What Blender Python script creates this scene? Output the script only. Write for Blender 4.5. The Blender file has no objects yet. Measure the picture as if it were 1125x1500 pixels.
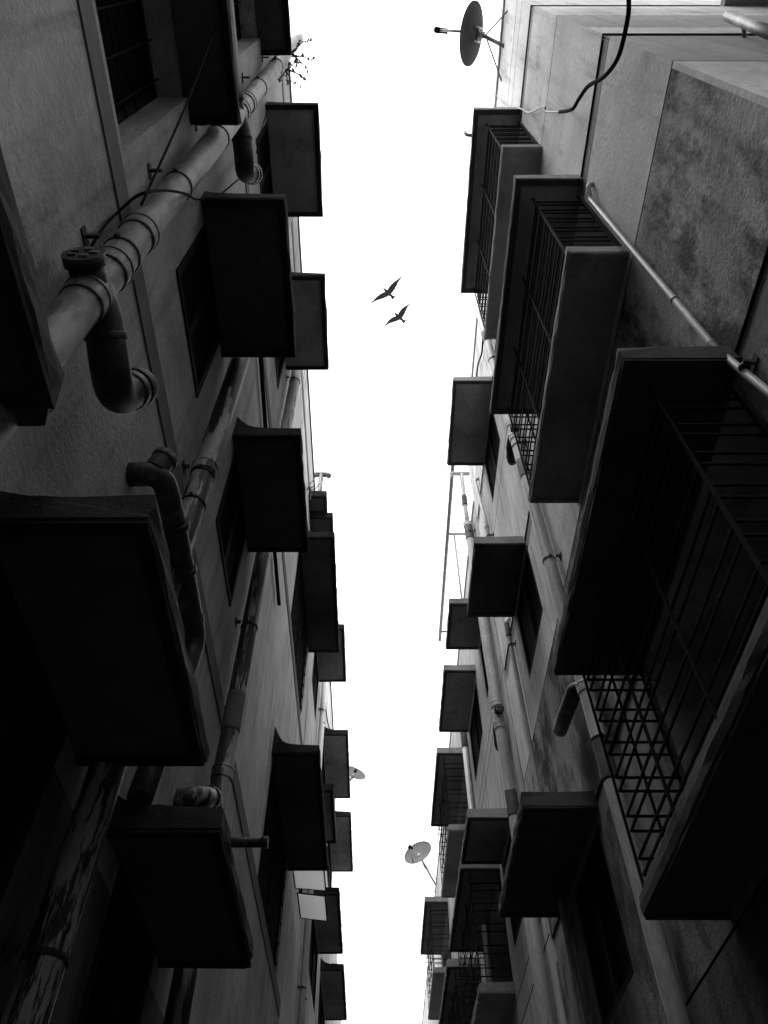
import bpy, bmesh, math, random
from mathutils import Vector, Matrix
random.seed(7)
S = bpy.context.scene
COL = S.collection
H = 1.6            # eye height: all heights below are given above the eye and lifted by H
R = math.radians

# ------------------------------------------------------------------ camera
cam = bpy.data.cameras.new('camera'); co = bpy.data.objects.new('camera', cam); COL.objects.link(co)
cam.sensor_fit = 'VERTICAL'; cam.sensor_height = 36; cam.sensor_width = 36
cam.lens = 1098 / 1500 * 36
cam.shift_x = 12.5 / 1500
cam.clip_end = 3000
co.location = (0, 0, H)
co.rotation_euler = (R(90 + 52.85), 0, 0)
S.camera = co

# ------------------------------------------------------------------ sky, sun, exposure
SUN_EL, SUN_AZ = R(78), R(250)           # azimuth measured from +Y towards +X: high, to the left behind the camera
w = bpy.data.worlds.new('World'); S.world = w; w.use_nodes = True
nt = w.node_tree; nt.nodes.clear()
sky = nt.nodes.new('ShaderNodeTexSky'); sky.sky_type = 'NISHITA'; sky.sun_disc = False
sky.sun_elevation = SUN_EL; sky.sun_rotation = SUN_AZ
sky.air_density = 4.0; sky.dust_density = 1.0; sky.ozone_density = 1.0
bw = nt.nodes.new('ShaderNodeRGBToBW')
bg = nt.nodes.new('ShaderNodeBackground'); bg.inputs['Strength'].default_value = 0.15
wo = nt.nodes.new('ShaderNodeOutputWorld')
nt.links.new(sky.outputs[0], bw.inputs[0]); nt.links.new(bw.outputs[0], bg.inputs['Color'])
nt.links.new(bg.outputs[0], wo.inputs['Surface'])
sl = bpy.data.lights.new('sun', 'SUN'); so = bpy.data.objects.new('sun', sl); COL.objects.link(so)
sl.energy = 0.5; sl.angle = R(25); sl.color = (1, 1, 1)
sd = Vector((math.sin(SUN_AZ) * math.cos(SUN_EL), math.cos(SUN_AZ) * math.cos(SUN_EL), math.sin(SUN_EL)))
so.rotation_euler = sd.to_track_quat('Z', 'Y').to_euler(); so.location = (0, -8, 30)
S.view_settings.view_transform = 'Standard'; S.view_settings.look = 'None'
S.view_settings.gamma = 1; S.view_settings.use_curve_mapping = False
S.view_settings.exposure = 1.5
S.cycles.diffuse_bounces = 1

# ------------------------------------------------------------------ materials (grey, procedural)
def new_mat(name):
    m = bpy.data.materials.new(name); m.use_nodes = True
    n = m.node_tree; b = n.nodes['Principled BSDF']
    return m, n, b

def noise(n, vec, scale, detail=4, rough=.55, sc=(1, 1, 1), off=(0, 0, 0)):
    mp = n.nodes.new('ShaderNodeMapping'); mp.inputs['Scale'].default_value = sc; mp.inputs['Location'].default_value = off
    n.links.new(vec, mp.inputs[0])
    t = n.nodes.new('ShaderNodeTexNoise'); t.inputs['Scale'].default_value = scale
    t.inputs['Detail'].default_value = detail; t.inputs['Roughness'].default_value = rough
    n.links.new(mp.outputs[0], t.inputs['Vector'])
    return t.outputs['Fac']

def ramp(n, fac, p0, v0, p1, v1):
    r = n.nodes.new('ShaderNodeMapRange'); r.inputs[1].default_value = p0; r.inputs[2].default_value = p1
    r.inputs[3].default_value = v0; r.inputs[4].default_value = v1; r.interpolation_type = 'SMOOTHSTEP'
    n.links.new(fac, r.inputs[0]); return r.outputs[0]

def mul(n, a, b, op='MULTIPLY'):
    m = n.nodes.new('ShaderNodeMath'); m.operation = op
    for i, v in enumerate((a, b)):
        if isinstance(v, (int, float)): m.inputs[i].default_value = v
        else: n.links.new(v, m.inputs[i])
    return m.outputs[0]

def plaster(name, base, patch=.25, streak=.35, grime=.5, speck=.3, bump=.35, rough=.95, off=0., gpos=(.56, .72)):
    """weathered cement render: broad patches, vertical run-off streaks, blotches of grime and pits"""
    m, n, b = new_mat(name)
    geo = n.nodes.new('ShaderNodeNewGeometry'); P = geo.outputs['Position']
    o = (off * 3.1, off * 1.7, off * 2.3)
    f = ramp(n, noise(n, P, 1.1, 5, .6, off=o), .3, 1 - patch, .7, 1 + patch)
    st = ramp(n, noise(n, P, 2.6, 5, .62, (3, 3, .28), o), .48, 1, .75, 1 - streak)
    g1 = noise(n, P, 2.2, 8, .72, (1, 1, .55), o)
    gr = ramp(n, g1, gpos[0], 1, gpos[1], 1 - grime)
    sp = ramp(n, noise(n, P, 60, 3, .6), .62, 1, .78, 1 - speck)
    fine = ramp(n, noise(n, P, 24, 5, .7), .25, .86, .75, 1.12)
    v = mul(n, mul(n, mul(n, f, st), mul(n, gr, sp)), fine)
    v = mul(n, v, base)
    cx = n.nodes.new('ShaderNodeCombineColor')
    for i in range(3): n.links.new(v, cx.inputs[i])
    n.links.new(cx.outputs[0], b.inputs['Base Color'])
    b.inputs['Roughness'].default_value = rough; b.inputs['Specular IOR Level'].default_value = .25
    bp = n.nodes.new('ShaderNodeBump'); bp.inputs['Strength'].default_value = bump; bp.inputs['Distance'].default_value = .012
    hh = mul(n, noise(n, P, 38, 5, .7), mul(n, noise(n, P, 6, 4), .8), 'ADD')
    n.links.new(hh, bp.inputs['Height']); n.links.new(bp.outputs[0], b.inputs['Normal'])
    return m

def peel(name, light, dark, thr=.5, rough=.5, sz=.22, off=0., width=.03, bump=.25, sc=9):
    """painted pipe whose coat flakes off in long patches"""
    m, n, b = new_mat(name)
    geo = n.nodes.new('ShaderNodeNewGeometry'); P = geo.outputs['Position']
    o = (off, off * 2, off * .7)
    f = noise(n, P, sc, 7, .68, (1.6, 1.6, sz), o)
    k = ramp(n, f, thr - width, 0, thr + width, 1)
    big = ramp(n, noise(n, P, 1.3, 3, .5, off=o), .3, .72, .7, 1.15)
    fin = ramp(n, noise(n, P, 45, 4, .6, (1, 1, .4)), .3, .82, .75, 1.1)
    mx = n.nodes.new('ShaderNodeMix'); mx.data_type = 'FLOAT'
    n.links.new(k, mx.inputs[0]); mx.inputs[2].default_value = light; mx.inputs[3].default_value = dark
    v = mul(n, mul(n, mx.outputs[0], big), fin)
    cx = n.nodes.new('ShaderNodeCombineColor')
    for i in range(3): n.links.new(v, cx.inputs[i])
    n.links.new(cx.outputs[0], b.inputs['Base Color'])
    b.inputs['Roughness'].default_value = rough; b.inputs['Specular IOR Level'].default_value = .3
    bp = n.nodes.new('ShaderNodeBump'); bp.inputs['Strength'].default_value = bump; bp.inputs['Distance'].default_value = .004
    n.links.new(k, bp.inputs['Height']); bp.invert = True; n.links.new(bp.outputs[0], b.inputs['Normal'])
    return m

def plain(name, v, rough=.6, var=.2, metal=0., scale=14, spec=.3):
    m, n, b = new_mat(name)
    geo = n.nodes.new('ShaderNodeNewGeometry')
    f = mul(n, ramp(n, noise(n, geo.outputs['Position'], scale, 5, .65), .3, 1 - var, .7, 1 + var), v)
    cx = n.nodes.new('ShaderNodeCombineColor')
    for i in range(3): n.links.new(f, cx.inputs[i])
    n.links.new(cx.outputs[0], b.inputs['Base Color'])
    b.inputs['Roughness'].default_value = rough; b.inputs['Metallic'].default_value = metal
    b.inputs['Specular IOR Level'].default_value = spec
    return m

M = dict(
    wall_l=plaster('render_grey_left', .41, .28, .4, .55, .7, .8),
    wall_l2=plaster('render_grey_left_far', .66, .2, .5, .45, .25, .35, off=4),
    low_shade=plaster('low_shade_render', .13, .35, .45, .6, .5, .6, off=21, gpos=(.48, .66)),  # render for the lowest walls, deep alley shade put into its colour
    low_shade_r=plaster('stained_render_low_shade', .28, .3, .45, .7, .5, .8, off=25, gpos=(.48, .64)),  # stained render under the first right band, darkened as painted shade
    band_l=plaster('band_dark_paint', .17, .2, .3, .3, .3, .4, off=2),
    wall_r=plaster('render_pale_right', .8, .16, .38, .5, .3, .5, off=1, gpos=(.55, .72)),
    end_grey=plaster('render_grey_end_wall', .45, .14, .3, .4, .25, .4, off=17),
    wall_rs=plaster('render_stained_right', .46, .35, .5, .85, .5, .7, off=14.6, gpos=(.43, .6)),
    wall_r2=plaster('render_pale_right_far', .6, .16, .45, .5, .25, .35, off=6),
    groove=plaster('groove_shadow_gap', .03, .2, .2, .3, .2, .3),
    band_r=plaster('band_grey_paint', .28, .15, .35, .35, .25, .35, off=3),
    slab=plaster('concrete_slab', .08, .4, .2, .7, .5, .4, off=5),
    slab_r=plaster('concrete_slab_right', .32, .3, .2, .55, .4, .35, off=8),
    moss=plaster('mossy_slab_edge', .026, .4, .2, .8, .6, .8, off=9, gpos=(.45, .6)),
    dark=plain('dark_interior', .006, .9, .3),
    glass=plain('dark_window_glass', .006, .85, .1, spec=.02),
    frost=plain('frosted_pane', .6, .45, .08),
    iron=plain('painted_iron_bar', .012, .8, .3, .0, spec=.08),
    pale_iron=plain('pale_painted_iron', .14, .55, .25),
    pipe=peel('pipe_grey_paint', .27, .1, .5, .55, .5, 0, .09, .1, 8),
    pipe_peel=peel('pipe_flaking_paint', .48, .025, .475, .5, .2, 3, .02, .4, 6),
    pipe_peel2=peel('pipe_flaking_paint_far', .4, .045, .5, .5, .16, 8, .02, .3, 6),
    pipe_pale=peel('pipe_pale_plastic', .55, .4, .6, .4, .25, 5, .08, .1),
    trap=peel('trap_grimy_iron', .02, .06, .6, .55, .6, 11, .05),
    trap2=peel('waste_grimy_paint', .07, .18, .57, .5, .6, 13, .05),
    rubber=plain('dark_coupling', .09, .6, .25),
    clamp=plain('rusty_clamp', .03, .7, .4),
    cable=plain('black_cable', .01, .9, .1, spec=.03),
    cable_w=plain('pale_cable', .5, .6, .15),
    dish=plain('dish_grey_enamel', .05, .9, .15, scale=5, spec=.05),
    dish_p=plain('dish_pale_enamel', .3, .8, .08, scale=5),
    dish_m=plain('dish_weathered_enamel', .13, .9, .15, scale=5, spec=.05),
    metal=plain('galvanised_steel', .2, .45, .25, .3),
    leaf=plain('weed_leaf', .16, .7, .4), stem=plain('weed_stem', .12, .8, .3),
    bird=plain('bird_plumage', .03, .8, .7, scale=22),
    ground=plaster('alley_concrete', .07, .3, .1, .5, .3, .4, off=12),
)

fm = M['frost'].node_tree; tr = fm.nodes.new('ShaderNodeBsdfTranslucent'); tr.inputs[0].default_value = (.85, .85, .85, 1)
mx = fm.nodes.new('ShaderNodeMixShader'); mx.inputs[0].default_value = .9
fm.links.new(fm.nodes['Principled BSDF'].outputs[0], mx.inputs[1]); fm.links.new(tr.outputs[0], mx.inputs[2])
fm.links.new(mx.outputs[0], fm.nodes['Material Output'].inputs['Surface'])

# ------------------------------------------------------------------ mesh helpers
def link(name, me, parent=None, **props):
    o = bpy.data.objects.new(name, me); COL.objects.link(o)
    if parent is not None:
        o.parent = parent
        if parent.type == 'EMPTY': o.location = -parent.location
    for k, v in props.items(): o[k] = v
    return o

def thing(name, label, cat, loc, group=None):
    o = bpy.data.objects.new(name, None); COL.objects.link(o)
    o.location = (loc[0], loc[1], loc[2] + H); o.empty_display_size = .2
    o['label'] = label; o['category'] = cat
    if group: o['group'] = group
    return o

class MB:
    def __init__(s): s.v = []; s.f = []; s.mi = []; s.sm = []
    def quad(s, pts, mi=0):
        i = len(s.v); s.v += [tuple(p) for p in pts]; s.f.append(tuple(range(i, i + len(pts)))); s.mi.append(mi); s.sm.append(False)
    def box(s, x0, x1, y0, y1, z0, z1, mi=0):
        i = len(s.v)
        s.v += [(x, y, z) for z in (z0, z1) for y in (y0, y1) for x in (x0, x1)]
        for f in ((0, 2, 3, 1), (4, 5, 7, 6), (0, 1, 5, 4), (2, 6, 7, 3), (0, 4, 6, 2), (1, 3, 7, 5)):
            s.f.append(tuple(i + k for k in f)); s.mi.append(mi); s.sm.append(False)
    def tube(s, pts, r, seg=16, mi=0, cap=True, bend=0.):
        pts = [Vector(p) for p in pts]
        if bend > 0: pts = round_path(pts, bend)
        rs = r if isinstance(r, (list, tuple)) else [r] * len(pts)
        n = len(pts)
        T = [(pts[min(i + 1, n - 1)] - pts[max(i - 1, 0)]).normalized() for i in range(n)]
        a = Vector((0, 0, 1)) if abs(T[0].z) < .9 else Vector((1, 0, 0))
        N = (a - T[0] * a.dot(T[0])).normalized()
        base = len(s.v)
        for i in range(n):
            N = (N - T[i] * N.dot(T[i])).normalized(); B = T[i].cross(N)
            for k in range(seg):
                t = 2 * math.pi * k / seg
                s.v.append(tuple(pts[i] + (N * math.cos(t) + B * math.sin(t)) * rs[i]))
        for i in range(n - 1):
            for k in range(seg):
                k2 = (k + 1) % seg
                s.f.append((base + i * seg + k, base + i * seg + k2, base + (i + 1) * seg + k2, base + (i + 1) * seg + k))
                s.mi.append(mi); s.sm.append(True)
        if cap:
            s.f.append(tuple(base + k for k in range(seg))[::-1]); s.mi.append(mi); s.sm.append(False)
            s.f.append(tuple(base + (n - 1) * seg + k for k in range(seg))); s.mi.append(mi); s.sm.append(False)
    def mesh(s, name, mats, lift=True):
        me = bpy.data.meshes.new(name)
        dz = H if lift else 0
        me.from_pydata([(x, y, z + dz) for x, y, z in s.v], [], s.f)
        for m in (mats if isinstance(mats, (list, tuple)) else [mats]): me.materials.append(m)
        me.polygons.foreach_set('material_index', s.mi); me.polygons.foreach_set('use_smooth', s.sm)
        me.update(); return me
    def build(s, name, mats, parent=None, **p):
        return link(name, s.mesh(name, mats), parent, **p)

def round_path(pts, rad, k=7):
    out = [pts[0]]
    for i in range(1, len(pts) - 1):
        a, b, c = pts[i - 1], pts[i], pts[i + 1]
        u, v = (a - b), (c - b); d = min(rad, u.length * .48, v.length * .48)
        p, q = b + u.normalized() * d, b + v.normalized() * d
        for j in range(k + 1):
            t = j / k; out.append(p * (1 - t) ** 2 + b * 2 * t * (1 - t) + q * t * t)
    out.append(pts[-1]); return out

def relief(mb, O, U, V, N, us, vs, depth):
    """a wall face cut into cells; depth(u,v) gives (recess, material index) of a cell, steps are walled"""
    O, U, V, N = map(Vector, (O, U, V, N))
    us = sorted(set(round(u, 4) for u in us)); vs = sorted(set(round(v, 4) for v in vs))
    D = [[depth((us[i] + us[i + 1]) / 2, (vs[j] + vs[j + 1]) / 2) for j in range(len(vs) - 1)] for i in range(len(us) - 1)]
    pt = lambda u, v, d: O + U * u + V * v - N * d
    flip = U.cross(V).dot(N) < 0
    def q(ps, mi):
        mb.quad(ps[::-1] if flip else ps, mi)
    for i in range(len(us) - 1):
        for j in range(len(vs) - 1):
            d, mi = D[i][j]; u0, u1, v0, v1 = us[i], us[i + 1], vs[j], vs[j + 1]
            q([pt(u0, v0, d), pt(u1, v0, d), pt(u1, v1, d), pt(u0, v1, d)], mi)
            if i + 1 < len(us) - 1 and D[i + 1][j][0] != d:
                e, mj = D[i + 1][j]; mm = 0 if max(d, e) > .05 else (mi if d > e else mj)
                q([pt(u1, v0, d), pt(u1, v0, e), pt(u1, v1, e), pt(u1, v1, d)], mm)
            if j + 1 < len(vs) - 1 and D[i][j + 1][0] != d:
                e, mj = D[i][j + 1]; mm = 0 if max(d, e) > .05 else (mi if d > e else mj)
                q([pt(u0, v1, e), pt(u1, v1, e), pt(u1, v1, d), pt(u0, v1, d)][::-1], mm)

def slab_mesh(sx, xw, proj, y0, y1, z0, th, fillet=0., chamfer=0., jit=.003, seed=0, fl_near=True):
    """concrete sunshade: thin slab out of the wall at xw, mortar fillet along its top at the wall, crumbly edges.
    sx=+1 projects towards +x (left wall), -1 towards -x (right wall)."""
    rnd = random.Random(seed)
    prof = [(-.02, z0), (proj - .008, z0), (proj, z0 + .008), (proj + .002, z0 + th * .55), (proj - .006, z0 + th), (proj * .55, z0 + th + .004)]
    if fillet > 0:
        for t in (.2, .4, .6, .8, 1.0):
            prof.append((proj * .5 * (1 - t), z0 + th + .006 + fillet * t ** 3))
        prof.append((-.02, z0 + th + .006 + fillet))
    else: prof.append((-.02, z0 + th + .012))
    n = max(4, int((y1 - y0) / .09)); mb = MB(); L = len(prof)
    for i in range(n + 1):
        y = y0 + (y1 - y0) * i / n
        for k, (p, z) in enumerate(prof):
            j = (lambda: rnd.gauss(0, jit)) if 0 < k < L - 1 else (lambda: 0)
            pp = p
            if chamfer and i == n and p > proj * .5: pp = p - chamfer
            mb.v.append((xw + sx * (pp + j()), y + (rnd.gauss(0, min(jit, .003)) if i in (0, n) and 0 < k < 5 else 0) , z + (j() if k > 1 else j() * .4)))
    for i in range(n):
        for k in range(L):
            k2 = (k + 1) % L; a, b, c, d = i * L + k, i * L + k2, (i + 1) * L + k2, (i + 1) * L + k
            mb.f.append((a, d, c, b) if sx > 0 else (a, b, c, d)); mb.mi.append(1 if (3 <= k <= L - 2) else 0); mb.sm.append(False)
    e0 = tuple(range(L)); e1 = tuple(n * L + k for k in range(L))
    mb.f.append(e0 if sx > 0 else e0[::-1]); mb.mi.append(1); mb.sm.append(False)
    mb.f.append(e1[::-1] if sx > 0 else e1); mb.mi.append(1); mb.sm.append(False)
    return mb

def awning(parent, sx, xw, proj, y0, y1, z, th=.09, fillet=.0, mats=('slab', 'moss'), lip='moss', seed=0, chamfer=0., lipw=.04, name='awning', jit=.003):
    mb = slab_mesh(sx, xw, proj, y0, y1, z, th, fillet, chamfer, jit, seed)
    o = mb.build(name, [M[mats[0]], M[mats[1]]], parent)
    l = MB(); d = .014; xo = xw + sx * (proj - .004); xi = xo - sx * lipw
    a, b = min(xo, xi), max(xo, xi)
    ya, yb = y0 + .006, y1 - .006 - chamfer
    l.box(a, b, ya, yb, z - d, z + .003)
    c, e = (xw + .002, xi - .001) if sx > 0 else (xi + .001, xw - .002)
    l.box(c, e, ya, ya + lipw, z - d, z + .003); l.box(c, e, yb - lipw, yb, z - d, z + .003)
    l.build('drip_edge', M[lip], o)
    return o

def window_unit(parent, sx, xw, y0, y1, z0, z1, depth, nbar=0, style='bars', frame='iron', glassm='glass'):
    """glazed window set into a recess: frame, mullion, panes, and an iron grille in front"""
    xb = xw - sx * (depth - .03)
    f = MB(); t = .045
    def bx(ya, yb, za, zb, x_in=0., th=.05):
        a, b = xb + sx * x_in, xb + sx * (x_in + th); f.box(min(a, b), max(a, b), ya, yb, za, zb)
    bx(y0, y1, z0, z0 + t); bx(y0, y1, z1 - t, z1); bx(y0, y0 + t, z0 + t, z1 - t); bx(y1 - t, y1, z0 + t, z1 - t)
    ym = (y0 + y1) / 2; bx(ym - t / 2, ym + t / 2, z0 + t, z1 - t)
    o = f.build('window', M[frame], parent)
    for a, b in ((y0 + t, ym - t / 2), (ym + t / 2, y1 - t)):
        p = MB(); x0, x1 = xb + sx * .02, xb + sx * .028
        p.box(min(x0, x1), max(x0, x1), a, b, z0 + t, z1 - t); p.build('pane', M[glassm], o)
    if nbar:
        xg = xw - sx * (depth - .09)
        b = MB(); b.box(-.004, .004, 0, y1 - y0 - .02, -.004, .004); hb = b.mesh('grille_bar', M['iron'], False)
        for i in range(nbar):
            z = z0 + (z1 - z0) * (i + .5) / nbar
            g = link('grille_bar', hb, o); g.location = (xg, y0 + .01, z + H)
        b = MB(); b.box(-.004, .004, -.004, .004, 0, z1 - z0 - .02); vb = b.mesh('grille_bar', M['iron'], False)
        nv = max(2, int((y1 - y0) / .16))
        for i in range(nv):
            g = link('grille_bar', vb, o); g.location = (xg + sx * .009, y0 + (y1 - y0) * (i + .5) / nv, z0 + .01 + H)
    return o

def bar_mesh(axis, L, r, mat):
    b = MB(); e = [(-r, r)] * 3
    e = [(0, L) if axis == i else (-r, r) for i in range(3)]
    b.box(e[0][0], e[0][1], e[1][0], e[1][1], e[2][0], e[2][1])
    return b.mesh('bar', M[mat], False)

def caged_balcony(parent, xw, y0, y1, zc, zb, canopy_x, floor_x, seed=0, pairs=6, vert=(.34, .68), mat='iron', sm='slab_r'):
    """box window of the right wall: canopy slab, floor slab and an iron cage of paired flats between them"""
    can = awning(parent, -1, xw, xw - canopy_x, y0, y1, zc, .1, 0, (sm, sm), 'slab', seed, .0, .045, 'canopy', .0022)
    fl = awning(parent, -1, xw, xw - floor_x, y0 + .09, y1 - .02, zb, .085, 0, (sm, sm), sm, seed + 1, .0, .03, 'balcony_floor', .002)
    ya, yb = y0 + .14, y1 - .07; xf = floor_x + .035; zt = zb + .085; hh = zc - zt
    m_long = bar_mesh(1, yb - ya, .005, mat); m_side = bar_mesh(0, xw - xf - .005, .005, mat)
    m_v = bar_mesh(2, hh, .006, mat)
    m_top = bar_mesh(1, yb - ya, .014, 'pale_iron')
    pitch = hh / (pairs + .2)
    for i in range(pairs):
        for dz in (0, pitch * .36):
            z = zt + pitch * (i + .35) + dz
            b = link('bar', m_long, fl); b.location = (xf, ya, z + H)
            for y in (ya, yb):
                b = link('bar', m_side, fl); b.location = (xf, y, z + H)
    for fy in (0, *vert, 1):
        b = link('bar', m_v, fl); b.location = (xf - .014, ya + (yb - ya) * fy, zt + H)
    for y in (ya, yb):
        for fx in ((.45, .97) if y == yb else (.97,)):
            b = link('bar', m_v, fl); b.location = (xf + (xw - xf) * fx, y + (.014 if y == yb else -.014), zt + H)
    b = link('bottom_rail', m_top, fl); b.location = (xf - .004, ya, zt + .014 + H)
    return can, fl

# ------------------------------------------------------------------ ground
g = MB(); g.quad([(-1500, -1500, -H), (1500, -1500, -H), (1500, 1500, -H), (-1500, 1500, -H)])
g.build('ground', M['ground'], None, kind='structure')

# ------------------------------------------------------------------ buildings
def building(name, label, sx, xw, y0, y1, ztop, ucuts, vcuts, depth, mats, back=9.):
    """solid block whose alley face is a relief; sx=+1 faces +x"""
    root = thing(name, label, 'building', (xw - sx * back / 2, (y0 + y1) / 2, -H))
    mb = MB(); N = (sx, 0, 0)
    relief(mb, (xw, 0, 0), (0, 1, 0), (0, 0, 1), N, [y0, y1] + ucuts, [-H, ztop] + vcuts, depth)
    xb = xw - sx * back
    a, b = (xb, xw) if sx > 0 else (xw, xb)
    P = lambda x, y, z: (x, y, z)
    mb.quad([P(a, y0, -H), P(b, y0, -H), P(b, y0, ztop), P(a, y0, ztop)], 0)
    mb.quad([P(b, y1, -H), P(a, y1, -H), P(a, y1, ztop), P(b, y1, ztop)], 0)
    mb.quad([P(a, y0, ztop), P(b, y0, ztop), P(b, y1, ztop), P(a, y1, ztop)], 0)
    q = [P(xb, y0, -H), P(xb, y1, -H), P(xb, y1, ztop), P(xb, y0, ztop)]
    mb.quad(q, 0)
    mb.build('wall', [M[m] for m in mats], root)
    return root

def in_holes(holes, u, v):
    for (a, b, c, d, dep) in holes:
        if a < u < b and c < v < d: return dep
    return None

# ---- left building, near
LX = -1.0
LROWS = (1.5, 4.5, 7.65)
holesL = []
for zc in LROWS:
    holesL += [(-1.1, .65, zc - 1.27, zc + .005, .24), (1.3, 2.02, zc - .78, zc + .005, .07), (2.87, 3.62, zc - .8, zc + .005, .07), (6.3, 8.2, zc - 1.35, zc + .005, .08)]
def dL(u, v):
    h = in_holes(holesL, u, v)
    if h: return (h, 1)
    return (0, 3 if v < 1.38 else 2 if u > 4.02 and v > 3.03 else 0)  # lowest cells get the render with painted shade
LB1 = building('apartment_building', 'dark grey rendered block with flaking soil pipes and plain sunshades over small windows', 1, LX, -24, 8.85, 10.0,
               [4.02] + [c for h in holesL for c in h[:2]], [1.38, 3.03] + [c for h in holesL for c in h[2:4]], dL, ('wall_l', 'dark', 'wall_l2', 'low_shade'))
for h in holesL:
    window_unit(LB1, 1, LX, h[0], h[1], h[2], h[3], h[4], 7 if h[1] - h[0] > 1 else 0)
for k, z in enumerate((0.0, 3.03, 6.1, 9.15)):
    segs = [(-24, 8.85)]
    b = MB()
    for a, c in segs: b.box(LX - .01, LX + .008, a, c, z, z + .14)
    b.box(LX - .01, LX + .003, -24, 8.85, z + .141, z + .15, 1)
    b.build('floor_band', [M['band_l'], M['groove']], LB1)
pb = MB(); pb.box(LX - .2, LX + .012, -24, 8.85, 9.93, 10.06); pb.build('parapet_coping', M['moss'], LB1)
s = 0
for r, zc in enumerate(LROWS):
    low = r == 0
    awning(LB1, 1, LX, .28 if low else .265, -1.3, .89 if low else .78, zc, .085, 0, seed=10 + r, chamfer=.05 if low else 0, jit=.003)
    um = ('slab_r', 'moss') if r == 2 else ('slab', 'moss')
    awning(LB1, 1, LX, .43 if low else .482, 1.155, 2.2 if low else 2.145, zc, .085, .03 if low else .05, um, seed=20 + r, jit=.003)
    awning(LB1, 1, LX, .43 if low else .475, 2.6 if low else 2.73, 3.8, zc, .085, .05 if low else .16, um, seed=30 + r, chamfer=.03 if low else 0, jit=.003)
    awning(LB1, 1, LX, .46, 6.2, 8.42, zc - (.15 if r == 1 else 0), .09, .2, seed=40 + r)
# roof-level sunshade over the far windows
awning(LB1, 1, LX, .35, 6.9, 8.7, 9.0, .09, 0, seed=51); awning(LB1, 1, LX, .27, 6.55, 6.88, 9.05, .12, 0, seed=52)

# ---- left building, far
L2ROWS = (2.8, 5.8, 8.8)
L2C = ((9.1, 10.45), (11.95, 14.1), (14.75, 17.1))
holesL2 = [(a + .12, b - .12, zc - 1.0, zc - .04, .08) for zc in L2ROWS for a, b in L2C]
def dL2(u, v):
    h = in_holes(holesL2, u, v)
    return (h, 1) if h else (0, 0)
LB2 = building('apartment_building', 'taller streaked grey block beyond the dark block, with two thin pale pipes', 1, LX, 8.9, 17.3, 10.9,
               [c for h in holesL2 for c in h[:2]], [c for h in holesL2 for c in h[2:4]], dL2, ('wall_l2', 'dark'))
for h in holesL2: window_unit(LB2, 1, LX, h[0], h[1], h[2], h[3], h[4])
for r, zc in enumerate(L2ROWS):
    for c, (a, b) in enumerate(L2C):
        awning(LB2, 1, LX, .48 - .05 * (r == 1), a, b, zc, .09, .1, ('slab_r', 'moss'), seed=60 + r * 9 + c)
pb = MB(); pb.box(LX - .2, LX + .02, 8.9, 17.3, 10.85, 10.97); pb.build('parapet_coping', M['moss'], LB2)
LB3 = building('apartment_building', 'low grey block closing the far left end of the alley', 1, LX, 17.35, 75, 8.6, [], [5.6, 5.75], lambda u, v: (.02, 1) if 5.6 < v < 5.75 else (0, 0), ('wall_l2', 'groove'))

# ---- right building, near
RX = 1.5
RY0, RY1, RTOP = .47, 6.75, 10.5
RROWS = (2.85, 5.82, 8.7)
bandsR = [(2.70, 2.90), (5.66, 5.86), (8.55, 8.74)]
linesR = [(1.44, 1.455), (4.38, 4.395), (7.395, 7.41), (9.27, 9.285), (9.58, 9.6)]
edge = .009
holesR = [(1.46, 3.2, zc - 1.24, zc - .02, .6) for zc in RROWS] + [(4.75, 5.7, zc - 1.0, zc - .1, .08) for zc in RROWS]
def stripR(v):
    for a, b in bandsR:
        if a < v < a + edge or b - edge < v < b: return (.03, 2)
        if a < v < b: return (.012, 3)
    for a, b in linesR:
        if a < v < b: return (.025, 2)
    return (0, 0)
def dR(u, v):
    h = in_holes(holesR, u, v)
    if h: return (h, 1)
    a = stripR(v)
    return (a[0], 5 if v < 1.44 else 6 if v < 2.7 else 4) if a[1] == 0 and v < 4.38 else a  # cells below the first band carry painted shade
vc = [x for a, b in bandsR for x in (a, a + edge, b - edge, b)] + [x for a, b in linesR for x in (a, b)]
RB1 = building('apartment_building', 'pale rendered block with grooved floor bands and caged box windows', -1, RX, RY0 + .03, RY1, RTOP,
               [c for h in holesR for c in h[:2]], vc + [c for h in holesR for c in h[2:4]], dR, ('wall_r', 'dark', 'groove', 'band_r', 'wall_rs', 'low_shade', 'low_shade_r'))
e = MB()
relief(e, (0, RY0, 0), (1, 0, 0), (0, 0, 1), (0, -1, 0), [RX, 10.5], [-H, RTOP, 6.3] + vc, lambda u, v: (0, 4) if 4.395 < v < 5.66 or 6.3 < v < 7.395 else stripR(v))
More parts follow.
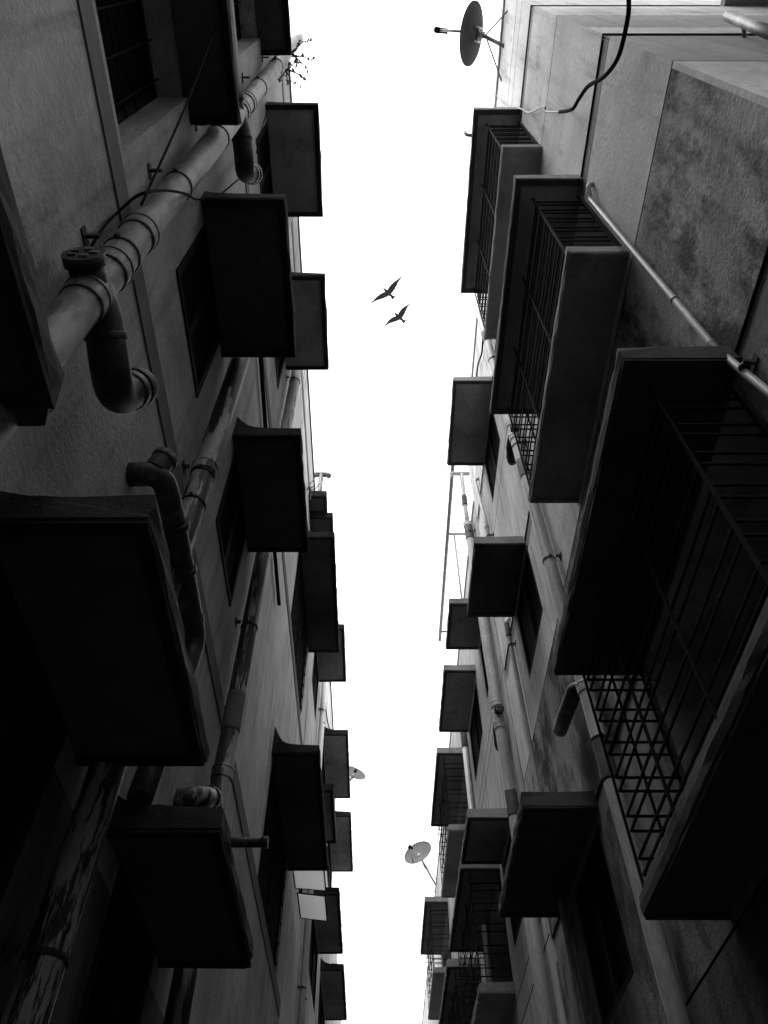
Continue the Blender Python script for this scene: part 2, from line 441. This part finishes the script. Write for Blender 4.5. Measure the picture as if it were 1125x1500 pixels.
# close the thin return between the end wall and the block
zz = sorted(set([-H, RTOP] + vc))
for a, b in zip(zz, zz[1:]):
    d, mi = stripR((a + b) / 2)
    e.quad([(RX + d, RY0 + d, a), (RX + d, RY0 + d, b), (RX + d, RY0 + .031, b), (RX + d, RY0 + .031, a)], mi)
e.build('end_wall', [M[m] for m in ('wall_r', 'dark', 'groove', 'band_r', 'end_grey')], RB1)
pb = MB(); pb.box(RX - .015, RX + .2, RY0 - .02, RY1, RTOP - .03, RTOP + .07); pb.build('parapet_coping', M['band_r'], RB1)
ea = MB(); ea.box(3.3, 5.2, -.25, RY0 + .01, 8.55, 8.65); ea.build('awning', M['slab_r'], RB1)
for r, zc in enumerate(RROWS):
    caged_balcony(RB1, RX, 1.36, 3.32, zc, zc - 1.35, 1.02, 1.14, 100 + r, sm='slab' if r == 0 else 'slab_r')  # lowest row takes the dark slab, shade put into the colour
    window_unit(RB1, -1, RX, 1.46, 3.2, zc - 1.24, zc - .02, .6)
    awning(RB1, -1, RX, .5, (4.66, 4.8, 4.47)[r], (6.25, 5.84, 5.78)[r], zc, .1, 0, ('slab' if r < 2 else 'slab_r', 'slab' if r == 0 else 'slab_r'), 'slab', 120 + r, 0, .04)  # dark slab on lower rows imitates shade, as on the balconies
    window_unit(RB1, -1, RX, 4.75, 5.7, zc - 1.0, zc - .1, .08)

# ---- unseen block added behind the viewer to cut sky light on the low walls
SKY_BLOCK = building('apartment_building', 'unseen pale block added behind the viewer to hold back sky light', -1, RX, -24, -1.9, 10.5, [], vc, lambda u, v: stripR(v), ('wall_r', 'dark', 'groove', 'band_r'))

# ---- right building, far
R2ROWS = (1.7, 4.6, 7.5)
plainR2 = {2: ((7.27, 8.19), (8.65, 10.13)), 1: ((7.75, 8.75),), 0: ((8.6, 10.1),)}
cageR2 = {2: ((10.7, 12.93), (15.8, 18.28)), 1: ((8.86, 11.12), (11.6, 14.), (16, 18.4)), 0: ((10.7, 12.9),)}
holesR2 = [(a + .12, b - .12, R2ROWS[r] - 1.0, R2ROWS[r] - .1, .08) for r in plainR2 for a, b in plainR2[r]] + \
          [(a + .2, b - .2, R2ROWS[r] - 1.15, R2ROWS[r] - .1, .4) for r in cageR2 for a, b in cageR2[r]]
lines2 = [(z, z + .018) for z in (2.95, 3.2, 5.9, 6.1, 8.85)]
def dR2(u, v):
    h = in_holes(holesR2, u, v)
    if h: return (h, 1)
    for a, b in lines2:
        if a < v < b: return (.025, 2)
    return (0, 0)
RB2 = building('apartment_building', 'lower pale block past the banded block, with smaller cages and a roof dish', -1, RX, 6.8, 75, 9.2,
               [c for h in holesR2 for c in h[:2]], [c for l in lines2 for c in l] + [c for h in holesR2 for c in h[2:4]], dR2, ('wall_r2', 'dark', 'groove'))
for h in holesR2: window_unit(RB2, -1, RX, h[0], h[1], h[2], h[3], h[4])
for r in plainR2:
    for c, (a, b) in enumerate(plainR2[r]):
        awning(RB2, -1, RX, .475, a, b, R2ROWS[r], .1, 0, ('slab_r', 'slab_r'), 'slab', 140 + r * 5 + c, 0, .04)
for r in cageR2:
    for c, (a, b) in enumerate(cageR2[r]):
        caged_balcony(RB2, RX, a, b, R2ROWS[r], R2ROWS[r] - 1.3, 1.02, 1.12, 160 + r * 5 + c, 5)
pb = MB(); pb.box(RX - .012, RX + .2, 6.8, 75, 9.17, 9.26); pb.build('parapet_coping', M['band_r'], RB2)

# ------------------------------------------------------------------ pipes
def ring(parent, c, axis, r, w, mat, name, k=1.0, seg=20):
    a = Vector(axis).normalized(); c = Vector(c); m = MB()
    m.tube([c - a * w / 2, c - a * w * .42, c + a * w * .42, c + a * w / 2], [r * .985, r, r, r * .985], seg); return m.build(name, M[mat], parent)

def clamp(parent, x, y, z, r, sx, xw):
    m = MB(); m.tube([(x, y, z - .009), (x, y, z + .009)], r + .005, 20)
    a, b = xw, x - sx * (r - .004); m.box(min(a, b), max(a, b), y - r * 1.0 - .012, y - r * 1.0 + .0, z - .012, z + .012)
    m.box(min(xw, xw + sx * .006), max(xw, xw + sx * .006), y - r - .035, y - r + .03, z - .02, z + .02)
    m.tube([(x, y - r - .016, z), (x, y - r + .01, z)], .012, 8)
    return m.build('clamp', M['clamp'], parent)

def downpipe(label, x, y, z0, z1, r, mat, sx, xw, clamps=(), sockets=(), couplings=(), group='soil pipes on the walls', cup='rubber'):
    t = thing('drain_pipe', label, 'pipe', (x, y, z0), group)
    m = MB(); m.tube([(x, y, z0 + (z1 - z0) * i / 40) for i in range(41)], r, 24); m.build('pipe', M[mat], t)
    for z in clamps: clamp(t, x, y, z, r, sx, xw)
    for z in sockets: ring(t, (x, y, z), (0, 0, 1), r * 1.13, .07, mat, 'socket'); ring(t, (x, y, z + .035), (0, 0, 1), r * 1.19, .014, 'pale_iron' if mat == 'pipe' else mat, 'socket_rim')
    for z in couplings: ring(t, (x, y, z), (0, 0, 1), r * 1.05, .3, cup, 'coupling')
    return t

def trap_branch(t, p0, d, r, sx, mat='trap', s=1., cap='rubber'):
    """cleanout tee and a bend that drops along the wall and turns out to a plugged end"""
    x, y, z = p0
    # cleanout boss facing the camera side, with its ribbed plug
    m = MB(); m.tube([(x, y, z - .02), (x, y - .09 * s, z - .02)], r * .88, 18)
    m.tube([(x, y - .085 * s, z - .02), (x, y - .12 * s, z - .02)], r * 1.04, 18)
    c = m.build('cleanout', M['trap'], t)
    q = MB()
    for k in range(5):
        a = 2 * math.pi * k / 5
        cx, cz = math.cos(a) * r * .55, math.sin(a) * r * .5
        q.box(x + cx - .013, x + cx + .013, y - .126 * s, y - .119 * s, z - .02 + cz - .006, z - .02 + cz + .006)
    q.build('plug_rib', M['pipe'], c)
    path = [Vector(p0) + Vector(k) for k in d]
    m = MB(); m.tube(path, r * 1.02, 20, bend=.09); b = m.build('trap', M[mat], t)
    e = path[-1]; dirn = (path[-1] - path[-2]).normalized()
    ring(b, e - dirn * .05, dirn, r * 1.1, .03, 'trap2', 'trap_rim'); ring(b, e, dirn, r * 1.12, .035, cap, 'trap_plug')
    mid = path[1]; dm = (path[2] - path[1]).normalized()
    ring(b, mid + dm * .03, dm, r * 1.09, .02, mat, 'trap_rim')
    return b

# left pipe 1 (two traps), pipe 2 and 3
r1 = .062; x1 = LX + .115; y1p = .865
P1 = downpipe('smooth grey soil pipe with two black traps, nearest the large recessed window', x1, y1p, -H, 10.15, r1, 'pipe', 1, LX,
              (2.62, 3.55, 4.62, 6.45, 7.7), (2.2, 2.47, 2.85, 5.45, 5.75))
for zz_ in (2.3, 5.33):
    trap_branch(P1, (x1, y1p, zz_), [(.0, 0, .0), (.03, .1, -.06), (.045, .24, -.14), (.035, .325, -.1), (.06, .36, .035)], r1, 1)
P2 = downpipe('badly flaked soil pipe rising between the two small sunshades', LX + .09, 2.23, -H, 10.2, .06, 'pipe_peel', 1, LX, (.9, 3.25, 3.0, 6.4, 8.), (3.3, 6.3))
P3 = downpipe('mottled soil pipe beside the wide fillet-topped sunshade', LX + .09, 3.93, -H, 10.2, .058, 'pipe_peel2', 1, LX, (2.3, 3.8, 5.85, 7.6), (2.6, 5.2), (3.05,), cup='band_l')
# branch that leaves the wall, turns and runs along it to the flaked pipe
t = thing('waste_pipe', 'elbowed waste pipe leaving the dark wall and running above a low sunshade', 'pipe', (LX, 1.7, 2.45))
m = MB(); m.tube([(LX - .02, 1.72, 2.52), (LX + .12, 1.74, 2.56), (LX + .14, 1.9, 2.53), (LX + .15, 2.62, 2.47), (LX + .12, 2.66, 2.2), (LX + .1, 2.6, 1.62)], .05, 20, bend=.08); m.build('pipe', M['trap2'], t)
for y, z in ((1.98, 2.523), (2.22, 2.504), (2.5, 2.48)):
    ring(t, (LX + .147, y, z), (0, 1, -.06), .057, .03, 'trap2', 'socket')
ring(t, (LX + .1, 1.73, 2.6), (.3, -.1, 1), .05, .08, 'trap2', 'cleanout'); ring(t, (LX + .115, 1.725, 2.645), (.3, -.1, 1), .056, .025, 'pipe', 'cleanout_plug')
# elbow above the low sunshade into pipe 3
t = thing('waste_pipe', 'short blistered elbow above the low sunshade, joining the mottled pipe', 'pipe', (LX, 3.5, 2.1))
m = MB(); m.tube([(LX - .02, 3.42, 2.12), (LX + .12, 3.45, 2.16), (LX + .12, 3.7, 2.3), (LX + .1, 3.93, 2.18)], .055, 18, bend=.09); m.build('elbow', M['pipe_peel2'], t)
ring(t, (LX + .12, 3.6, 2.245), (0, 1, .5), .065, .04, 'pipe_peel2', 'socket')
t = thing('waste_spout', 'stubby dark spout poking out of the dark wall above a low sunshade', 'pipe', (LX, 4.7, 2.5))
m = MB(); m.tube([(LX - .02, 4.5, 2.5), (LX + .3, 4.5, 2.5)], .03, 14); m.tube([(LX + .285, 4.5, 2.5), (LX + .325, 4.5, 2.5)], .036, 14); m.build('spout', M['trap'], t)
# dark rod along the wall
m = MB(); m.tube([(LX + .03, 2.6, 5.86), (LX + .03, 4.4, 5.55), (LX + .03, 5.3, 5.45)], .018, 10); o = m.build('waste_rod', M['cable'])
o['label'] = 'thin black pipe slanting along the dark wall behind the mottled pipe'; o['category'] = 'pipe'
# thin pale pipes on the far left block
for i, (y, x) in enumerate(((10.75, LX + .06), (11.1, LX + .05))):
    t = thing('drain_pipe', ('thin pale pipe on the streaked far block, the one nearer the dark block', 'thin pale pipe on the streaked far block, the one farther from the dark block')[i], 'pipe', (x, y, -H), 'thin pale pipes of the far block')
    m = MB(); m.tube([(x, y, -H), (x, y, 10.9)], .04, 14); m.build('pipe', M['pipe_pale'], t)
    for z in (4, 7, 8.4): clamp(t, x, y, z, .04, 1, LX)

# right pipes
rp = .05; xr = RX - .085
RP1 = downpipe('pale grey soil pipe with dark couplings beside the caged windows', xr, 4.0, -H, 10.0, rp, 'pipe_pale', -1, RX,
               (8.3, 6.35, 4.62, 2.9), (6.75, 6.5, 3.3), (5.95, 8.95, 2.75))
trap_branch(RP1, (xr, 4.0, 6.62), [(0, 0, .0), (-.03, .1, -.06), (-.02, .24, -.15), (.02, .32, -.05), (.02, .34, .08)], rp * .85, -1, s=.8)
RP2 = downpipe('stout grey soil pipe with a ribbed cleanout plug between the two pale blocks', xr, 7.08, -H, 9.0, .062, 'pipe_pale', -1, RX,
               (8.8, 7.4, 3.6, 1.5), (9.0, 5.3, 5.6), (4.35, 8.8))
trap_branch(RP2, (xr, 7.08, 5.5), [(0, 0, -.1), (-.02, .06, -.16), (.0, .22, -.3), (.03, .3, -.25), (.05, .34, -.2)], .055, -1, s=1.)
t = thing('vent_pipe', 'thin vent with a tee cap on top of the stout grey pipe', 'pipe', (xr, 7.08, 9.0))
m = MB(); m.tube([(xr, 7.08, 9.0), (xr, 7.08, 9.45), (xr, 6.95, 10.2)], .035, 14, bend=.1); m.build('pipe', M['pipe_pale'], t)
m = MB(); m.tube([(xr - .17, 6.95, 10.19), (xr - .13, 6.95, 10.22), (xr + .13, 6.95, 10.22), (xr + .17, 6.95, 10.19)], .036, 14); m.build('tee_cap', M['pipe_pale'], t)
ring(t, (xr, 7.05, 9.6), (0, -.17, 1), .045, .2, 'rubber', 'coupling')
t = thing('waste_pipe', 'thin grey pipe slanting down the stained wall under a sunshade', 'pipe', (RX - .04, 5.95, 3))
m = MB(); m.tube([(RX + .02, 6.0, 6.0), (RX - .045, 6.0, 5.9), (RX - .045, 6.0, 1.0), (RX - .045, 5.95, -H)], .024, 12, bend=.03); m.build('pipe', M['pipe_pale'], t)
ring(t, (RX - .045, 6.0, 5.78), (0, 0, 1), .03, .2, 'rubber', 'coupling'); clamp(t, RX - .045, 6.0, 5.55, .024, -1, RX)
t = thing('waste_pipe', 'thin elbow pipe with a dark plug high on the stained wall', 'pipe', (RX - .06, 5.9, 7.5))
m = MB(); m.tube([(RX + .02, 6.2, 9.0), (RX - .06, 6.2, 8.95), (RX - .06, 6.0, 7.7), (RX - .06, 6.0, 6.4)], .026, 12, bend=.06); m.build('pipe', M['pipe_pale'], t)
for z in (7.6, 7.3): ring(t, (RX - .06, 6.0, z), (0, 0, 1), .033, .05, 'pipe_pale', 'socket')
clamp(t, RX - .06, 6.0, 7.4, .026, -1, RX)
t = thing('drain_pipe', 'slim pale pipe with dark top on the lower pale block', 'pipe', (RX - .06, 10.35, -H), 'soil pipes on the walls')
m = MB(); m.tube([(RX - .05, 10.35, -H), (RX - .05, 10.35, 7.7)], .05, 14); m.build('pipe', M['pipe_pale'], t)
ring(t, (RX - .05, 10.35, 7.55), (0, 0, 1), .055, .4, 'rubber', 'coupling'); clamp(t, RX - .05, 10.35, 6.0, .05, -1, RX)
t = thing('waste_spout', 'thick black spout pipe reaching past the big lower canopy', 'pipe', (RX - .1, 4.2, 3.45))
m = MB(); m.tube([(RX + .02, 4.14, 3.42), (RX - .1, 4.16, 3.44), (RX - .1, 4.5, 3.5), (RX - .1, 4.76, 3.54)], .056, 18, bend=.06)
m.tube([(RX - .1, 4.76, 3.54), (RX - .1, 4.79, 3.545)], [.056, .03], 18); m.build('spout', M['trap'], t)
# conduit across the near wall
t = thing('conduit', 'thin white conduit running diagonally past the stained wall panel', 'conduit', (RX - .03, 1.38, 2.4))
m = MB(); m.tube([(RX + .02, 1.32, 5.5), (RX - .035, 1.32, 5.47), (RX - .035, 1.39, 5.38), (RX - .035, 1.39, 3.0), (RX - .035, 1.31, 2.3), (RX - .035, 1.31, -H)], .017, 14, bend=.03); m.build('pipe', M['pipe_pale'], t)
ring(t, (RX - .035, 1.385, 2.96), (0, .02, 1), .02, .2, 'rubber', 'coupling'); ring(t, (RX - .035, 1.39, 3.55), (0, 0, 1), .0195, .012, 'clamp', 'joint')
clamp(t, RX - .035, 1.34, 2.72, .017, -1, RX)
# pipe end on the end wall
t = thing('waste_spout', 'open ended pale pipe standing off the near end wall', 'pipe', (2.1, .38, 4.4))
m = MB(); m.tube([(2.37, .385, 6.03), (2.05, .385, 4.3)], .034, 18); m.build('pipe', M['pipe'], t)
m = MB(); m.tube([(2.27, .39, 5.5), (2.34, .48, 5.6)], .014, 8); m.build('hanger', M['metal'], t)

# ------------------------------------------------------------------ cables
def cable(label, pts, r, mat):
    P = [Vector(p) for p in pts]; out = []
    for i in range(len(P) - 1):                                   # Catmull-Rom
        a, b, c, d = P[max(i - 1, 0)], P[i], P[i + 1], P[min(i + 2, len(P) - 1)]
        for k in range(8):
            u = k / 8
            out.append(.5 * ((2 * b) + (c - a) * u + (2 * a - 5 * b + 4 * c - d) * u * u + (3 * b - a - 3 * c + d) * u ** 3))
    out.append(P[-1])
    m = MB(); m.tube(out, r, 8); o = m.build('cable', M[mat]); o['label'] = label; o['category'] = 'cable'; return o
F_, TH = 1098., R(52.85)
def onx(px, py, X):                                               # where a sight line meets a wall plane
    u, v = (px - 550) / F_, (750 - py) / F_
    d = (u, math.cos(TH) - v * math.sin(TH), math.sin(TH) + v * math.cos(TH)); k = X / d[0]
    return (X, d[1] * k, d[2] * k)
cable('thick black cable looping down past the corner of the pale block', [(1.36, -.5, 5.2), (1.38, .0, 5.25)] + [onx(a, b, 1.42) for a, b in ((921, 0), (917, 40), (905, 85), (885, 112), (862, 126), (848, 145), (838, 160), (820, 164))], .0135, 'cable')
cable('thin pale cable strung from the black cable to the top caged window', [onx(a, b, 1.47) for a, b in ((820, 164), (800, 163), (797, 156), (775, 165), (762, 159), (745, 158), (732, 148), (728, 140))], .008, 'cable_w')
cable('thin black wire crossing the smooth grey pipe in the air', [(-.76, .42, 4.46)] + [onx(a, b, -.8) for a, b in ((325, 25), (270, 160), (207, 300))], .0045, 'cable')
cable('black wire wrapped over the smooth grey pipe beside its clamp', [onx(a, b, -.97) for a, b in ((126, 375), (150, 335), (178, 306))] + [onx(a, b, -.79) for a, b in ((205, 285), (240, 279), (272, 284))] + [onx(a, b, -.97) for a, b in ((290, 292), (320, 286), (350, 262))], .0055, 'cable')
cable('thin wire dangling by the second trap to the upper sunshade', [onx(a, b, -.97) for a, b in ((375, 225), (383, 190), (392, 160))], .004, 'cable')
cable('black wire sagging at the roof edge above the upper sunshade', [onx(a, b, 1.46) for a, b in ((708, 478), (706, 515), (700, 535), (698, 556))], .012, 'cable')
cable('thin wire hanging on the streaked far block', [onx(a, b, -.97) for a, b in ((476, 1015), (478, 1045), (483, 1068), (490, 1070))], .012, 'cable')

# ------------------------------------------------------------------ roof things
def dish(label, c, n, up, dia, mat, arm_to, lnb_len=.45, back=True):
    n = Vector(n).normalized(); u = Vector(up); u = (u - n * u.dot(n)).normalized(); v = n.cross(u)
    c = Vector(c); t = thing('satellite_dish', label, 'dish', (arm_to[0], arm_to[1], arm_to[2]))
    R0 = dia / 2; m = MB(); seg, rings = 40, 7; dep = dia * .1
    for s_ in (0, 1):
        for i in range(rings + 1):
            q = i / rings; off = dep * (q * q - 1) - s_ * .012
            for k in range(seg):
                a = 2 * math.pi * k / seg; m.v.append(tuple(c + (u * math.cos(a) * 1.06 + v * math.sin(a)) * R0 * max(q, .001) + n * off))
    st = (rings + 1) * seg
    for s_ in (0, 1):
        for i in range(rings):
            for k in range(seg):
                a, b = s_ * st + i * seg + k, s_ * st + i * seg + (k + 1) % seg
                f = (a, b, b + seg, a + seg); m.f.append(f if s_ else f[::-1]); m.mi.append(0); m.sm.append(True)
    for k in range(seg):
        a, b = rings * seg + k, rings * seg + (k + 1) % seg; m.f.append((a, b, b + st, a + st)); m.mi.append(0); m.sm.append(False)
    m.build('reflector', M[mat], t)
    bk = c - n * (dep + .02); arm_to = Vector(arm_to)
    m = MB()
    for k in (-1, 1):
        m.tube([bk + v * .07 * k - u * .12, bk + v * .07 * k + u * .12], .012, 8)
    m.tube([bk - v * .07, bk + v * .07], .018, 8); m.tube([bk + n * .03, bk - n * .08], .04, 10)
    m.build('mount_bracket', M['metal'], t)
    m = MB(); m.tube([bk - n * .06, arm_to], .022, 12); m.build('mast_arm', M['metal'], t)
    for k in (-1, 1):
        m = MB(); m.tube([bk - n * .1, arm_to + Vector((0, .35 * k, -.05))], .009, 8); m.build('stay', M['metal'], t)
    foot = c - u * R0 * .98; head = c + n * lnb_len - u * R0 * .55
    m = MB(); m.tube([foot - n * .02, head], .014, 8); m.build('feed_arm', M['metal'], t)
    m = MB(); m.tube([head, head - (head - c).normalized() * .12], .03, 12); m.tube([head + u * .03, head - u * .05], .035, 12); m.build('receiver', M['cable'], t)
    return t
dish('grey satellite dish seen from behind on the near roof edge', (1.16, .87, 10.75), (-.87, -.03, .46), (0, .12, 1), .68, 'dish', (1.5, .95, 10.25), .36)
dish('pale satellite dish turned to the alley on the far right roof', (1.05, 18.0, 9.75), (-.4, -.82, .4), (0.3, .1, 1), .72, 'dish_m', (1.52, 18.7, 9.25), .34)
dish('pale satellite dish half hidden behind a far left sunshade', (-.54, 16.8, 11.2), (.35, -.75, .5), (0.2, .2, 1), .62, 'dish_m', (-.95, 17.2, 10.95), .12)

t = thing('roof_rail', 'long thin metal rail held on brackets off the far right roof edge', 'railing', (1.28, 8.9, 10.4))
m = MB(); m.tube([(1.285, 6.6, 10.4), (1.285, 11.1, 10.4)], .032, 10); m.build('rail', M['metal'], t)
for y in (8.37, 10.85):
    m = MB(); m.tube([(1.26, y, 10.4), (1.75, y, 10.4)], .02, 10); m.build('bracket', M['metal'], t)
    m = MB(); m.tube([(1.7, y, 10.4), (1.7, y + .1, 9.15)], .02, 10); m.build('post', M['metal'], t)
m = MB(); m.tube([(1.4, 8.37, 10.4), (1.55, 9.4, 9.26)], .018, 10); m.build('brace', M['pipe_pale'], t)

t = thing('waste_spout', 'tiny bent spout on the outer edge of the topmost caged window canopy', 'pipe', (1.0, 1.62, 8.75))
m = MB(); m.tube([(1.04, 1.62, 8.76), (.97, 1.62, 8.78), (.95, 1.6, 8.86)], .018, 10, bend=.03); m.build('spout', M['pipe_pale'], t)
t = thing('vent_pipe', 'white vent pipe with a tee cap on the left roof', 'pipe', (-.93, 7.25, 9.0))
m = MB(); m.tube([(-.93, 7.25, 8.9), (-.93, 7.25, 10.62)], .042, 14); m.build('pipe', M['pipe'], t)
m = MB(); m.tube([(-1.07, 7.25, 10.58), (-1.03, 7.25, 10.63), (-.83, 7.25, 10.63), (-.79, 7.25, 10.58)], .046, 14, bend=.02); m.build('tee_cap', M['pipe'], t)
ring(t, (-.93, 7.25, 9.9), (0, 0, 1), .05, .06, 'rubber', 'coupling')

# top-hung sashes with frosted panes, pushed open by the wide black sunshade
def sash(label, y0, y1, xa, za, xb, zb, tilt):
    t = thing('awning_sash', label, 'window', (xa, y0, zb))
    A, B = Vector((xa, y0, za)), Vector((xa, y1, za + tilt)); C, D = Vector((xb, y1, zb + tilt)), Vector((xb, y0, zb))
    m = MB()
    for p, q in ((A, B), (B, C), (C, D), (D, A)): m.tube([p, q], .009, 6)
    m.build('frame', M['iron'], t)
    m = MB(); n = (B - A).cross(D - A).normalized() * .003
    m.quad([A + n, B + n, C + n, D + n]); m.quad([D - n, C - n, B - n, A - n]); m.build('pane', M['frost'], t)
sash('open top-hung sash with pale frosted pane next to the wide black sunshade', 8.47, 9.1, -.97, 4.48, -.6, 4.45, .0)
sash('open top-hung sash with pale frosted pane, second from the wide black sunshade', 9.2, 9.84, -.95, 4.47, -.61, 4.43, .0)

# ------------------------------------------------------------------ weeds rooted on the upper sunshade
def weed(label, root, n, spread, seed):
    rnd = random.Random(seed); t = thing('weed_plant', label, 'plant', root)
    sm, lm = MB(), MB()
    for i in range(n):
        d = Vector((rnd.uniform(.1, 1), rnd.uniform(-.35, 1), rnd.uniform(-.5, .7))).normalized()
        L = spread * rnd.uniform(.5, 1.1); p = Vector(root); pts = [p.copy()]
        for k in range(7):
            d = (d + Vector((rnd.gauss(0, .25), rnd.gauss(0, .25), rnd.gauss(-.04, .25)))).normalized(); p = p + d * L / 7; pts.append(p.copy())
            for q in range((0, 0, 1, 0, 2, 2, 3)[k]):
                c = p + Vector((rnd.gauss(0, .006), rnd.gauss(0, .006), rnd.gauss(0, .006)))
                a = Vector((rnd.gauss(0, 1), rnd.gauss(0, 1), rnd.gauss(0, 1))).normalized(); b = a.orthogonal().normalized(); s_ = rnd.uniform(.014, .026)
                lm.quad([c - a * s_, c + b * s_ * .5, c + a * s_, c - b * s_ * .5])
        sm.tube(pts, [.007 - .0005 * k for k in range(8)], 5)
    sm.build('stems', M['stem'], t); o = lm.build('leaves', M['leaf'], t); o['kind'] = 'stuff'
    return t
weed('wiry weed sprouting from the corner of the topmost left sunshade', (-.75, .77, 7.74), 6, .22, 4)
weed('small weed on the coping where the smooth grey pipe passes', (-.85, .95, 8.2), 8, .22, 5)
weed('dark tuft of weed under the far roof sunshade', (-.98, 6.3, 8.9), 10, .25, 9)

# ------------------------------------------------------------------ birds
def onz(px, py, Z):
    u, v = (px - 550) / F_, (750 - py) / F_
    d = (u, math.cos(TH) - v * math.sin(TH), math.sin(TH) + v * math.cos(TH)); k = Z / d[2]
    return Vector((d[0] * k, d[1] * k, Z))
def bird(label, c, wl, wr, hd, tl, arch=.06):
    """one continuous body: tapered trunk, fan tail, two swept wings with thickness, merged by a voxel remesh"""
    t = MB(); c, wl, wr, hd, tl = map(Vector, (c, wl, wr, hd, tl))
    ax = (hd - tl).normalized(); L = (hd - tl).length; up = Vector((0, 0, 1))
    prof = [(0, .02), (.06, .05), (.16, .075), (.28, .095), (.45, .12), (.6, .11), (.75, .08), (.85, .06)]
    t.tube([hd - ax * L * p for p, _ in prof], [L * q for _, q in prof], 10)
    side = ax.cross(up).normalized(); b = hd - ax * L * .78                           # tail fan
    for dz in (1,):
        i = len(t.v)
        pts = [b + side * L * .08, b - side * L * .08, tl - side * L * .17, tl + ax * L * .0, tl + side * L * .17]
        t.v += [tuple(p + up * .012 * L) for p in pts] + [tuple(p - up * .012 * L) for p in pts]
        t.f += [(i, i + 1, i + 2, i + 3, i + 4), (i + 9, i + 8, i + 7, i + 6, i + 5)] + [(i + k, i + 5 + k, i + 5 + (k + 1) % 5, i + (k + 1) % 5) for k in range(5)]
        t.mi += [0] * 7; t.sm += [False] * 7
    for tip in (wl, wr):
        n = 10; i0 = len(t.v); sh = hd - ax * L * .42
        for k in range(n + 1):
            f = k / n; p = sh.lerp(tip, f) + ax * L * .05 * math.sin(math.pi * f) + up * L * arch * math.sin(math.pi * f)
            ch = L * (.40 * (1 - f) ** .8 * (.85 + .5 * math.sin(math.pi * min(1, f * 1.4))) + .03); th = L * (.035 * (1 - f) + .008)
            t.v += [tuple(p + ax * ch * .35), tuple(p + up * th), tuple(p - ax * ch * .65), tuple(p - up * th)]
        for k in range(n):
            for e in range(4):
                a, b2 = i0 + k * 4 + e, i0 + k * 4 + (e + 1) % 4
                t.f.append((a, b2, b2 + 4, a + 4)); t.mi.append(0); t.sm.append(True)
        t.f.append((i0, i0 + 1, i0 + 2, i0 + 3)); t.f.append(tuple(i0 + n * 4 + e for e in (3, 2, 1, 0))); t.mi += [0, 0]; t.sm += [False, False]
    o = t.build('bird', M['bird']); o['label'] = label; o['category'] = 'bird'; o['group'] = 'birds gliding over the alley'
    rm = o.modifiers.new('merge', 'REMESH'); rm.mode = 'VOXEL'; rm.voxel_size = L * .009; rm.use_smooth_shade = True
    return o
ZB = 24
bird('larger, higher of two dark birds gliding with wings spread', onz(568, 428, ZB), onz(541, 446, ZB), onz(591, 403, ZB), onz(561.5, 422, ZB), onz(577, 437, ZB))
bird('smaller dark bird gliding just behind the larger one', onz(582, 465, ZB), onz(561, 480, ZB), onz(602, 444, ZB), onz(577.5, 458, ZB), onz(593, 472, ZB), .16)
